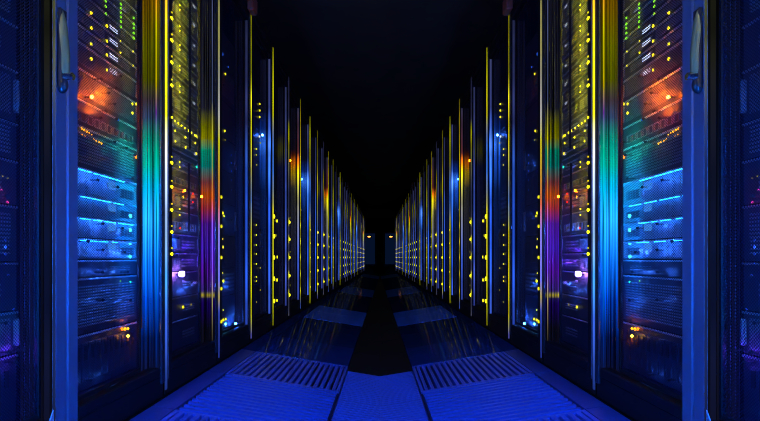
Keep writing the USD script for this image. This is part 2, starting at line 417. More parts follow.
def rack_parts(r, side, style, extras=''):
    P = lambda n, m, mat, parent=r, **k: part(n, m, mat, parent, side, **k)
    g = 0.002
    y0, y1 = g, W - g
    P('plinth', chamfer_box((0.012, y0 + 0.004, 0.0), (DEEP, y1 - 0.004, 0.09), 0.004), BLACK)
    P('top_panel', chamfer_box((0.0, y0, H - 0.05), (DEEP, y1, H), 0.006), BLACK)
    P('header', chamfer_box((0.004, y0 + 0.052, H - 0.11), (0.05, y1 - 0.052, H - 0.052), 0.004), BLACK)
    P('sill_rail', chamfer_box((0.004, y0 + 0.052, 0.092), (0.05, y1 - 0.052, 0.13), 0.004), BLACK)
    P('side_panel', chamfer_box((0.102, y0, 0.092), (DEEP, y0 + 0.003, H - 0.052)), BLACK)
    P('side_panel', chamfer_box((0.102, y1 - 0.003, 0.092), (DEEP, y1, H - 0.052)), BLACK)
    P('back_panel', chamfer_box((DEEP - 0.004, y0 + 0.004, 0.092), (DEEP, y1 - 0.004, H - 0.052)), BLACK)
    P('front_post', chamfer_box((0, y0, 0.06), (0.1, y0 + 0.047, H - 0.052), 0.004), FRAME if extras else BLACK)
    P('front_post', chamfer_box((0, y1 - 0.047, 0.06), (0.1, y1, H - 0.052), 0.004), (FRAME if extras == 'first' else INNER))
    # the return of the far post: ribs and two lines whose emission stands in for reflections
    yr = y1 - 0.047
    gm, gi, go = POST_SHEEN[style]
    strong = {'second': 1.0, 'third': 0.6}.get(style, 1.0)
    n = 7
    for i in range(n):
        a = 0.008 + i * 0.0126
        P('painted_sheen_rib', chamfer_box((a, yr - 0.004, 0.10), (a + 0.0105, yr + 0.001, H - 0.12), 0.003), glow_by_height('painted_sheen_' + style, gm, strong, streak=0.95 if style == 'third' else 0.8))
    wi = 0.0022 if style in ('second', 'third') else 0.0065
    P('painted_sheen_line', chamfer_box((0.018 - wi, yr - 0.009, 0.09), (0.018 + wi, yr - 0.0045, H - 0.12), 0.0008), glow_by_height('line_' + style, gi, 0.85 if extras else 1.05, beads=0.35))
    wo = 0.010 if extras == 'second' else 0.008
    if extras == 'first':
        P('painted_sheen_line', chamfer_box((-0.002, yr - 0.005, 0.09), (0.004, yr - 0.001, H - 0.06), 0.0008), glow_by_height('edge_' + style, go, 1.0, beads=0.4))
    else:
        P('painted_sheen_line', chamfer_box((-0.003, y1 - 0.002 - 1.4 * wo, 0.03), (0.002, y1 - 0.003, H - 0.008), 0.0008), glow_by_height('edge_' + style, go, 1.0, beads=0.30))
    # status lights down the post
    rows = {'beads': ('yellow', 0.017), 'orange': ('yellow', 0.015), 'dim': ('dim_yellow', 0.014), 'plain': ('dim_yellow', 0.010)}.get(style)
    if rows and not extras:
        for i, z in enumerate((0.22, 0.40, 0.57, 0.74, 0.90)):
            P('indicator_light', dome((-0.001, 0.026, z), (0.006, rows[1] * 1.3, rows[1])), led_mat(rows[0]), smooth=True)
    # the perforated door
    ye = yr - {'second': 0.10, 'third': 0.13}.get(style, 0.010)
    d = P('door', join([chamfer_box((DOOR, y0 + 0.05, 0.135), (DOOR + 0.012, y0 + 0.062, H - 0.115), 0.002), chamfer_box((DOOR, ye - 0.012, 0.135), (DOOR + 0.012, ye, H - 0.115), 0.002),
                        chamfer_box((DOOR, y0 + 0.062, 0.135), (DOOR + 0.012, ye - 0.012, 0.15), 0.002), chamfer_box((DOOR, y0 + 0.062, H - 0.13), (DOOR + 0.012, ye - 0.012, H - 0.115), 0.002)]), BLACK)
    sheet = trimesh.Trimesh([(DOOR + 0.005, y0 + 0.062, 0.15), (DOOR + 0.005, ye - 0.012, 0.15), (DOOR + 0.005, ye - 0.012, H - 0.13), (DOOR + 0.005, y0 + 0.062, H - 0.13)], [[0, 2, 1], [0, 3, 2]], process=False)
    P('perforated_sheet', sheet, MESH, d)
    for y in (0.066, 0.535):
        P('mounting_rail', chamfer_box((FACE + 0.004, y - 0.012, 0.095), (FACE + 0.03, y + 0.012, H - 0.06), 0.002), BLACK)
    return d


def base(side, k, dy=0.0, s=0.0, z=0.0):
    x, y = world(side, A + s, Y0 + k * W + dy)
    return x, y, z


STYLE = {2: 'plain', 3: 'blueglow', 4: 'beads', 5: 'orange', 6: 'blueglow', 7: 'plain', 8: 'beads', 9: 'orange', 10: 'plain', 12: 'blueglow', 14: 'beads', 15: 'beads',
         17: 'orange', 19: 'plain', 21: 'blueglow', 25: 'beads', 28: 'orange', 29: 'beads'}


def style_of(k):
    return STYLE.get(k, 'dim')


RACKS = {}
for side in (-1, 1):
    row = ROW[side]
    for k in range(-3, LAST + 1):
        turn = side * TH
        look = {-1: 'with lever handle on its post', 0: 'glowing orange and bright blue', 1: 'with yellow, red and violet glow', 2: 'with a blue glow near its foot'}.get(k)
        far = k > 14
        if k < -1:
            r = thing('server_rack', f'rack with added blue fill tube beside the camera, {("ahead", "behind")[k == -3]}, {row} row', 'server rack', base(side, k), turn, f'racks with added blue tubes, {row} row')
            rack_parts(r, side, 'dim')
            tb = part('added_blue_tube', cyl((-0.022, W - 0.03, 0.40), (-0.022, W - 0.03, 0.90), 0.013), glow('added_blue_tube', (0.004, 0.15, 1.0), BLUE_FILL), r, side, smooth=40)  # blue fill light added out of view
            part('added_yellow_tube', cyl((-0.022, W - 0.03, 1.36), (-0.022, W - 0.03, 2.0), 0.013), glow('added_yellow_tube', (1.0, 0.80, 0.12), BLUE_FILL * 0.06), r, side, smooth=40)  # weak warm fill added above the blue one
            for zz in (0.37, 0.90, 1.33, 2.0):
                part('added_tube_holder', chamfer_box((-0.038, W - 0.046, zz), (-0.0005, W - 0.014, zz + 0.03), 0.003), RUBBER, tb, side)
            continue
        if look:
            label = f'black mesh door rack {look}, {ORD[k + 1]} in the {row} row'
        elif not far:
            what = {'dim': 'with faint edges', 'plain': 'with blue and yellow lit edges', 'blueglow': 'with a blue glow near its top', 'beads': 'with yellow lights down its edge', 'orange': 'with an orange glow near its top'}[style_of(k)]
            label = f'dark server rack {what}, {ORD[k + 1]} in the {row} row'
        else:
            what = {17: 'orange lit edge, nearer of two', 19: 'blue and yellow lit edges', 21: 'blue glow', 25: 'yellow lights, nearer of two', 28: 'orange lit edge, farther of two', 29: 'yellow lights, farther of two', 15: 'yellow lights below the red brown cap'}.get(k)
            label = f'distant narrow rack with {what}, {row} row' if what else f'narrow dark server rack with faint edges, at the distant end of the {row} row'
        group = f'distant racks of the {row} row' if far else f'server racks of the {row} row'
        if k < 2:
            r = thing('server_rack', label, 'server rack', base(side, k), turn, group)
            RACKS[side, k] = r
            door = rack_parts(r, side, ('first', 'second', 'third')[k + 1], ('first', 'second', '')[k + 1])
            if k == 1:
                part('front_trim', chamfer_box((-0.002, 0.006, 0.07), (0.0, 0.012, H - 0.06)), FRAME, r, side)
        else:
            st = style_of(k)
            if (side, st) not in RACKS:
                RACKS[side, st] = r = thing('server_rack', label, 'server rack', base(side, k), turn, group)
                rack_parts(r, side, st)
            else:
                r = copy_of(RACKS[side, st], 'server_rack', label, 'server rack', base(side, k), turn, group)

    # upright colour tubes added behind the near doors, each hidden by a narrow shade
    for k, yl, z0, z1, st, stops in ((1, 0.345, 1.10, 2.0, 60.0, [(1.1, (0.3, 0.26, 0)), (1.3, (0.9, 0.8, 0.0)), (1.7, (1, 0.88, 0)), (2.1, (0.6, 0.5, 0))]), (1, 0.335, 0.70, 1.02, 22.0, [(0.7, (1, 0.8, 0.0)), (1.0, (1, 0.8, 0))]),
                                     (0, 0.50, 0.30, 1.7, 55.0, [(0.3, (0, 0.03, 0.25)), (0.5, (0, 0.12, 0.9)), (0.78, (0.0, 0.3, 1.0)), (0.9, (0.0, 0.6, 0.7)), (1.0, (0, 0.8, 0.5)), (1.12, (0, 0.15, 0.12)), (1.25, (0.12, 0.12, 0)), (1.7, (0.25, 0.22, 0))])):
        tb = part('added_light_tube', cyl((0.049, yl, z0), (0.049, yl, z1), 0.0032, 10), glow_by_height(f'tube_{k}_{int(z0 * 100)}', stops, st), RACKS[side, k], side, smooth=40)
        d = np.array([-(A + 0.049), -(Y0 + k * W + yl)])
        d /= np.linalg.norm(d)
        e = np.array([-d[1], d[0]])
        c = np.array([0.049, yl]) + d * 0.0042
        q = [c + e * 0.0046, c - e * 0.0046, c - e * 0.0046 + d * 0.001, c + e * 0.0046 + d * 0.001]
        part('added_tube_shade', trimesh.convex.convex_hull([(*p, z) for p in q for z in (z0 - 0.004, z1 + 0.004)]), RUBBER, tb, side)

    # the lever handle and lock on the near rack's door post, and a pale triangle added for a bright spot at its foot
    r = RACKS[side, -1]
    hy = lambda x, y: (lambda q: (q[0] - (Y0 - W), q[1]))(seen_at(x, y, 0.0))
    (yt, zt), (yb_, zb) = hy(58.5, 10), hy(60.0, 74)
    n = 12
    zs = np.linspace(zb, zt, n)
    prof = np.interp(np.linspace(0, 1, n), [0, 0.12, 0.6, 0.9, 1], [0.0095, 0.011, 0.0115, 0.008, 0.003])
    out = np.interp(np.linspace(0, 1, n), [0, 0.3, 0.8, 1], [0.022, 0.024, 0.017, 0.008])
    yc = np.linspace(yb_, yt, n)
    sec = []
    for z, w, o, y in zip(zs, prof, out, yc):
        sec += [(-o + 0.011, y - w, z), (-o, y - w * 0.75, z), (-o - 0.004, y - w * 0.2, z), (-o - 0.004, y + w * 0.3, z), (-o, y + w * 0.8, z), (-o + 0.011, y + w, z)]
    v = np.array(sec)
    f = []
    for i in range(n - 1):
        for j in range(6):
            a, b, c, d_ = i * 6 + j, i * 6 + (j + 1) % 6, (i + 1) * 6 + (j + 1) % 6, (i + 1) * 6 + j
            f += [[a, b, c], [a, c, d_]]
    f += [[0, j + 1, j] for j in range(1, 5)] + [[(n - 1) * 6, (n - 1) * 6 + j, (n - 1) * 6 + j + 1] for j in range(1, 5)]
    lever = trimesh.Trimesh(v, f, process=False)
    lever.fix_normals()
    tray = part('door_handle', chamfer_box((-0.012, yb_ - 0.014, zb - 0.045), (-0.0005, yb_ + 0.014, zt + 0.006), 0.004), RUBBER, r, side, label='black handle tray with lever and lock')
    part('lever', lever, LEVER, tray, side, smooth=35, label='satin metal lever of the handle')
    ring = cyl((-0.006, yb_ + 0.002, zb - 0.006), (-0.034, yb_ + 0.002, zb - 0.006), 0.0105, 16)
    part('lock_cylinder', join([ring, cyl((-0.034, yb_ + 0.002, zb - 0.006), (-0.037, yb_ + 0.002, zb - 0.006), 0.0075, 16)]), CHROME, tray, side, smooth=40, label='chrome key lock')
    part('lock_escutcheon', dome((-0.006, yb_, zb - 0.03), (0.016, 0.013, 0.024), ball=BALL), RUBBER, tray, side, smooth=True)
    yg, zg = hy(49, 416)
    gus = trimesh.creation.extrude_polygon(__import__('shapely').Polygon([(yg - 0.02, zg - 0.045), (yg + 0.014, zg - 0.045), (yg + 0.014, zg + 0.012)]), 0.003)
    gus.vertices = np.array(gus.vertices)[:, [2, 0, 1]] * (-1, 1, 1) - (0.0005, 0, 0)
    gus.fix_normals()
    part('added_corner_triangle', gus, UNIT_PALE, r, side, label='added pale triangle at the foot of the post')
    # red-brown caps on the tops of two racks
    for k, dy, w in ((2, 0.50, 0.10), (15, 0.3, 0.3)):
        c = thing('cable_cap', f'red brown cable cap on top of {"a rack far down" if k > 3 else "the fourth rack of"} the {row} row', 'cable cap', base(side, k, dy, -0.046, H - 0.075), turn)
        part('cap_shell', chamfer_box((0, 0, 0), (0.0455, w, 0.10), 0.010), CAPRED, c, side)
        part('cap_collar', chamfer_box((0.006, 0.008, 0.10), (0.04, w - 0.008, 0.115), 0.004), CAPRED, c, side)

# ================================================================== the equipment in the racks
UY0, UY1 = 0.054, 0.547


class Unit:
    """one piece of equipment; coordinates are (behind the rack front, along the rack, above the unit's foot)"""

    def __init__(self, side, k, z, h, name, label, category, group, mat=UNIT, deep=0.5):
        self.side, self.h, self.k, self.z = side, h, k, z
        self.t = thing(name, label, category, base(side, k, z=z), side * TH, group)
        self.path = self.t
        self.p('chassis', chamfer_box((FACE + 0.031, UY0 + 0.03, 0.001), (FACE + deep, UY1 - 0.03, h - 0.002), 0.002), BLACK)
        self.face = self.p('faceplate', chamfer_box((FACE, UY0 + 0.002, 0.001), (FACE + 0.0035, UY1 - 0.002, h - 0.001), 0.0012), mat)

    def p(self, name, mesh, mat, parent=None, **k):
        return part(name, mesh, mat, parent or self.t, self.side, **k)

    def led(self, y, z, color, r=0.0035, out=0.002, shape=None, name='led'):
        y = min(max(y, UY0 + r), UY1 - r)
        rz = (shape[2] if shape else r) + 0.0005
        z = min(max(z, rz), self.h - rz)
        self.p(name, dome((FACE - out, y, z), shape if shape else r, ball=DOME), led_mat(color), smooth=True)

    def ears(self):
        for y in (UY0 + 0.012, UY1 - 0.012):
            self.p('handle', chamfer_box((FACE - 0.014, y - 0.005, self.h * 0.18), (FACE, y + 0.005, self.h * 0.82), 0.003), UNIT_GREY)

    def lip(self, mat=UNIT_GREY, out=0.007):
        self.p('top_lip', chamfer_box((FACE - out, UY0 + 0.004, self.h - 0.0065), (FACE + 0.001, UY1 - 0.004, self.h - 0.001), 0.0015), mat)

    def bays(self, n, z0, z1, y0=UY0 + 0.03, y1=UY1 - 0.03, mat=UNIT_GREY, proud=0.007, latch=True, lights=None):
        w = (y1 - y0) / n
        for i in range(n):
            b = self.p('drive_bay', chamfer_box((FACE - proud, y0 + i * w + 0.0018, z0), (FACE, y0 + (i + 1) * w - 0.0018, z1), 0.0016), mat)
            if latch:
                hz = z1 - z0
                if hz > w:
                    self.p('latch', chamfer_box((FACE - proud - 0.004, y0 + (i + 0.3) * w, z0 + hz * 0.55), (FACE - proud, y0 + (i + 0.7) * w, z0 + hz * 0.93), 0.001), RUBBER, b)
                else:
                    self.p('latch', chamfer_box((FACE - proud - 0.004, y0 + (i + 0.62) * w, z0 + hz * 0.25), (FACE - proud, y0 + (i + 0.95) * w, z0 + hz * 0.75), 0.001), UNIT_PALE if mat is UNIT_PALE else RUBBER, b)

    def louvres(self, z0, z1, n, y0=UY0 + 0.03, y1=UY1 - 0.03, mat=UNIT_GREY):
        hz = (z1 - z0) / n
        self.p('grille', join([chamfer_box((FACE - 0.006, y0, z0 + (i + 0.15) * hz), (FACE, y1, z0 + (i + 0.62) * hz), 0.0008) for i in range(n)]), mat, kind='stuff')

    def ports(self, n, z0, z1, y0, y1):
        w = (y1 - y0) / n
        for i in range(n):
            a, b = y0 + i * w + w * 0.12, y0 + (i + 1) * w - w * 0.12
            e = min(0.0022, w * 0.15)
            self.p('port', join([chamfer_box((FACE - 0.004, a, z0), (FACE, a + e, z1)), chamfer_box((FACE - 0.004, b - e, z0), (FACE, b, z1)),
                                 chamfer_box((FACE - 0.004, a + e, z0), (FACE, b - e, z0 + e)), chamfer_box((FACE - 0.004, a + e, z1 - e), (FACE, b - e, z1))]), UNIT_GREY)

    def display(self, y, z, w, h, bright=0.5):
        m = glow('painted_glow_patch_%d' % int(bright * 100), (0.62, 0.72, 1.0), bright)
        f = self.p('tag_frame', chamfer_box((FACE - 0.004, y - w / 2 - 0.002, z - h / 2 - 0.002), (FACE, y + w / 2 + 0.002, z + h / 2 + 0.002), 0.001), RUBBER)
        self.p('painted_glow_patch', chamfer_box((FACE - 0.0048, y - w / 2, z - h / 2), (FACE - 0.004, y + w / 2, z + h / 2)), m, f)

    def bar(self, y0, y1, z, color, strength, tall=0.004, name='added_light_bar'):
        self.p(name, chamfer_box((FACE - 0.012, y0, z - tall / 2), (FACE - 0.006, y1, z + tall / 2), 0.001), glow(f'bar_{color}_{int(strength * 10)}', LEDS[color][0], strength))

    def lamp(self, y, z, color, strength, r=0.005, out=0.024, shade=False):
        """a bright lens on a short stalk; shade: an added lamp, capped from view, that washes the equipment behind"""
        if shade:
            strength, r, out = strength * (r / 0.0034) ** 2, 0.0034, 0.030
        s = self.p('lamp_stalk', cyl((FACE - 0.001, y, z), (FACE - out, y, z), r * 0.5, 8), RUBBER)
        self.p('lamp_lens', dome((FACE - out, y, z), r, 1.0, BALL), glow(f'lamp_{color}_{int(strength)}', LEDS[color][0], strength), s, smooth=True)
        if shade:
            Y = Y0 + self.k * W + y
            d = np.array([-(A + FACE), -Y, EYE - self.z - z])
            d /= np.linalg.norm(d)
            c = np.array([FACE - out, y, z])
            self.p('added_lamp_hood', cyl(c + d * r * 1.08, c + d * (r * 1.08 + 0.0015), r * 1.45, 12), RUBBER, s)


def local(k, x, y, s=FACE):
    Y, z = seen_at(x, y, s)
    return Y - (Y0 + k * W), z


# lights of the near racks, as the photograph shows them: (x, y, colour, size in pixels)
def col(x0, y0, x1, y1, n, c, r):
    return [(x0 + (x1 - x0) * i / max(n - 1, 1), y0 + (y1 - y0) * i / max(n - 1, 1), c, r) for i in range(n)]


SEEN = {
    -1: [(8, 196, 'red', 1.3), (9, 203, 'magenta', 1.2), (3, 190, 'magenta', 1.0), (7, 240, 'dim_blue', 1.2), (7, 247, 'blue', 1.2), (7, 254, 'dim_blue', 1.2), (7, 262, 'dim_blue', 1.0), (4, 176, 'dim_yellow', 0.8), (9, 178, 'dim_yellow', 0.8),
         (10, 275, 'dim_blue', 1), (15, 310, 'dim_blue', 1)],
    0: [(92.5, 13, 'yellow', 1.5), (92.5, 28, 'yellow', 1.5), (92.5, 44, 'yellow', 1.5), (92.5, 59, 'yellow', 1.6), (108, 26, 'yellow', 1.5), (108, 41, 'yellow', 1.5), (108, 55, 'yellow', 1.3), (108, 70, 'yellow', 1.3),
        *col(107, 1, 107, 11.5, 3, 'green', 1.3), *col(122, 4, 122, 26, 6, 'green', 1.3), *col(134.7, 18, 134.7, 38, 5, 'green', 1.3),
        (121.5, 40, 'yellow', 1.0), (121.5, 53, 'yellow', 1.0), (134, 50, 'yellow', 1.0), (134, 63.5, 'yellow', 1.0), (137.4, 104, 'yellow', 1.5), (133.4, 104, 'yellow', 1.3), (133.4, 113, 'yellow', 1.4),
        (83, 128.5, 'amber', 1.1), (85.5, 130, 'amber', 1.1), (88, 131.5, 'amber', 1.1), (90.5, 133, 'amber', 0.9), (93, 134.5, 'amber', 0.7), (83.5, 134.5, 'amber', 0.7), (86, 136, 'amber', 0.7),
        (97.5, 141, 'amber', 0.9), (100, 142, 'amber', 1.0), (102.5, 143.5, 'amber', 1.2), (95, 139, 'amber', 0.7), (119, 118, 'dim_blue', 1.3),
        (137, 157, 'orange', 1.4), (131.5, 216, 'cyan', 2.0), (131.5, 230, 'cyan', 1.8), (131.2, 243, 'cyan', 1.7), (131.2, 256.5, 'cyan', 1.7), (121.5, 281, 'green', 0.8), (131.5, 282, 'teal', 1.1),
        (123, 329, 'orange', 1.5), (126, 329, 'amber', 1.8), (129, 328.5, 'amber', 1.5)],
    1: [*[(171.5, y, 'yellow', 1.9) for y in (19, 41, 63, 86, 163, 187, 210, 232, 254)], *[(171.3, y - 6, 'dim_yellow', 1.0) for y in (19, 41, 63, 86, 163, 187, 210, 232, 254)],
        *[(180.5, y, 'yellow', 1.0) for y in (5, 10, 26, 31, 45, 50, 66, 70, 86, 92, 162, 167, 209, 215)],
        *[(172.5 + i * 3.3, 118.5 + i * 2.4, 'yellow', 1.15) for i in range(11)], (176, 129.5, 'yellow', 1.2), (176.2, 141, 'yellow', 1.2), (186.3, 137, 'yellow', 1.3), (186.3, 147.5, 'yellow', 1.3), (197, 136, 'yellow', 1.3), (196, 141, 'yellow', 1.2), (197, 153.5, 'yellow', 1.3),
        (184, 190, 'orange', 1.6), (202, 197, 'orange', 1.6), (184, 197, 'amber', 1.2), (193.6, 193.5, 'red', 1.1), (193.6, 202, 'red', 1.0), (181, 228, 'red', 1.1), (184, 307, 'yellow', 1.4), (192, 304.5, 'dim_yellow', 1.0), (197.5, 167, 'teal', 1.2), (200.5, 168, 'teal', 1.0)],
    2: [(226, 74, 'yellow', 1.1), (229, 67, 'dim_blue', 0.9), (237.5, 88, 'yellow', 1.5), (225.5, 131, 'yellow', 1.2), (226, 140, 'dim_yellow', 0.9), (223, 54, 'dim_blue', 1.6), (237.3, 142, 'yellow', 1.2), (237.3, 150, 'yellow', 1.1),
        *[(237.5, y, 'dim_blue', 0.9) for y in (156, 162, 168, 173, 178, 184)], *[(232, y, 'dim_blue', 0.8) for y in (155, 163, 171, 180, 190)],
        (223.5, 213, 'yellow', 1.4), (224.8, 216, 'yellow', 1.1), (223.2, 239, 'yellow', 0.9), (223.5, 247, 'yellow', 1.5), (224, 281, 'yellow', 1.5), (223.2, 273, 'yellow', 0.9), (224, 310, 'yellow', 0.9), (224, 320, 'yellow', 1.3), (226.5, 319, 'yellow', 1.2), (224, 351, 'yellow', 0.9),
        *[(238, y, 'yellow', 0.75) for y in (222, 230, 236, 241, 252, 262, 272, 277, 283, 293, 297, 302)], (238, 314, 'white', 0.8), (238, 323, 'white', 0.8), (238, 328, 'yellow', 0.9)],
    3: [(260.3, 104, 'yellow', 1.0), (260.3, 110.5, 'yellow', 1.0), (260.3, 117, 'yellow', 1.0), (260, 136.5, 'white', 1.2), (261, 143, 'dim_yellow', 0.9), (257, 149, 'yellow', 0.9), (257, 155, 'yellow', 0.8), (261.5, 162, 'yellow', 0.9), (257, 165, 'yellow', 0.9),
        *[(257, y, 'yellow', 0.8) for y in (225, 235, 245, 254, 264, 277, 281, 302, 316, 320)], *[(261, y, 'dim_yellow', 0.8) for y in (237, 268, 290, 321)]],
    4: [(276.5, 115.5, 'yellow', 1.1), *[(277.5, y, 'yellow', 1.5) for y in (221, 257, 279, 300.5)], (276, 235.5, 'dim_yellow', 1.4), *[(280.5, y + 1, 'dim_yellow', 1.2) for y in (221, 257, 279, 300.5)]],
}

# what stands in each of the near racks, from the foot up: (height, kind, how it looks)
LAY = {
    -1: [(0.18, 'drive', 'deep black drive unit'), (0.115, 'mesh', 'violet lit perforated panel unit'), (0.13, 'plain', 'plain dark unit'), (0.15, 'louvre', 'dark louvred unit'), (0.12, 'plain', 'black unit with red and magenta lights'),
         (0.10, 'louvre', 'black finned unit'), (0.14, 'mesh', 'dark perforated unit'), (0.12, 'plain', 'black unit below the handle'), (0.16, 'louvre', 'tall louvred unit'), (0.14, 'mesh', 'black perforated unit by the handle')],
    0: [(0.185, 'drive', 'black drive unit with upright slots'), (0.185, 'louvre', 'louvred unit with an amber lamp'), (0.06, 'plain', 'dark blue plain unit with green light'),
        (0.07, 'shelf', 'blue lit disk shelf, lowest of its four'), (0.07, 'shelf', 'blue lit disk shelf, second lowest'), (0.07, 'shelf', 'blue lit disk shelf, second highest'), (0.085, 'shelf', 'blue lit disk shelf, highest of its four'),
        (0.14, 'louvre', 'dark blue finned unit'), (0.085, 'switch', 'network switch with amber lights'), (0.10, 'mesh', 'unit with a glowing orange lamp'), (0.085, 'mesh', 'red lit perforated unit'),
        *[(0.055, 'slim', w) for w in ('slim server over the orange glow', 'slim server with yellow lights and pale display', 'slim server under the green lights', 'slim server with green light column', 'slim server with a short green light column')],
        (0.055, 'slim', 'slim dark server'), (0.055, 'slim', 'slim dark server near the top')],
    1: [(0.14, 'plain', 'plain black unit at the rack foot'), (0.11, 'plain', 'dark unit with a small yellow lamp'), (0.12, 'plain', 'unit with the bright violet lamp'), (0.09, 'slim', 'unit with a red light'), (0.09, 'slim', 'violet blue lit unit'),
        (0.11, 'switch', 'unit with two orange lamps'), (0.11, 'slim', 'unit with teal lights'), (0.09, 'switch', 'switch with a sloping row of yellow lights'),
        *[(0.088, 'slim', w) for w in ('slim server with pale tag over the switch', 'slim yellow lit server with pale tag', 'slim server halfway up the yellow glow', 'slim server high on the yellow glow', 'slim server near the yellow glow top', 'slim server at the upper glow end', 'slim dark server over the glow', 'slim dark server, fourth from the top', 'slim dark server, third from the top', 'slim dark server below the topmost', 'topmost slim server')]],
    2: [(0.20, 'plain', 'plain unit with a yellow light'), (0.17, 'louvre', 'finned unit with a bright blue glow'), (0.20, 'drive', 'drive unit with yellow dots'), (0.20, 'slim', 'dark unit with paired yellow lights'), (0.20, 'drive', 'drive unit with blue dots'),
        (0.20, 'slim', 'dark unit with two yellow lights'), (0.22, 'plain', 'plain dark upper unit'), (0.22, 'mesh', 'perforated upper unit with red glow'), (0.2, 'plain', 'topmost plain unit')],
    3: [(0.24, 'drive', 'drive unit with yellow dots at the foot'), (0.24, 'plain', 'plain unit with yellow dots'), (0.22, 'slim', 'dark middle unit'), (0.24, 'louvre', 'finned dark unit'), (0.24, 'drive', 'drive unit with scattered yellow dots'), (0.24, 'plain', 'unit with a white light'), (0.3, 'plain', 'upper unit with three yellow dots')],
    4: [(0.25, 'plain', 'plain unit with low yellow lights'), (0.25, 'drive', 'drive unit with yellow lights'), (0.25, 'plain', 'plain unit with paired yellow lights'), (0.3, 'louvre', 'finned dark unit'), (0.3, 'plain', 'upper plain unit'), (0.3, 'plain', 'top unit with one yellow light')],
}
KIND = {'drive': ('drive_unit', 'drive unit'), 'mesh': ('perforated_unit', 'server'), 'plain': ('closed_unit', 'server'), 'louvre': ('louvred_unit', 'server'), 'shelf': ('disk_shelf', 'disk shelf'),
        'switch': ('network_switch', 'network switch'), 'slim': ('slim_server', 'server')}
UNITS = {}
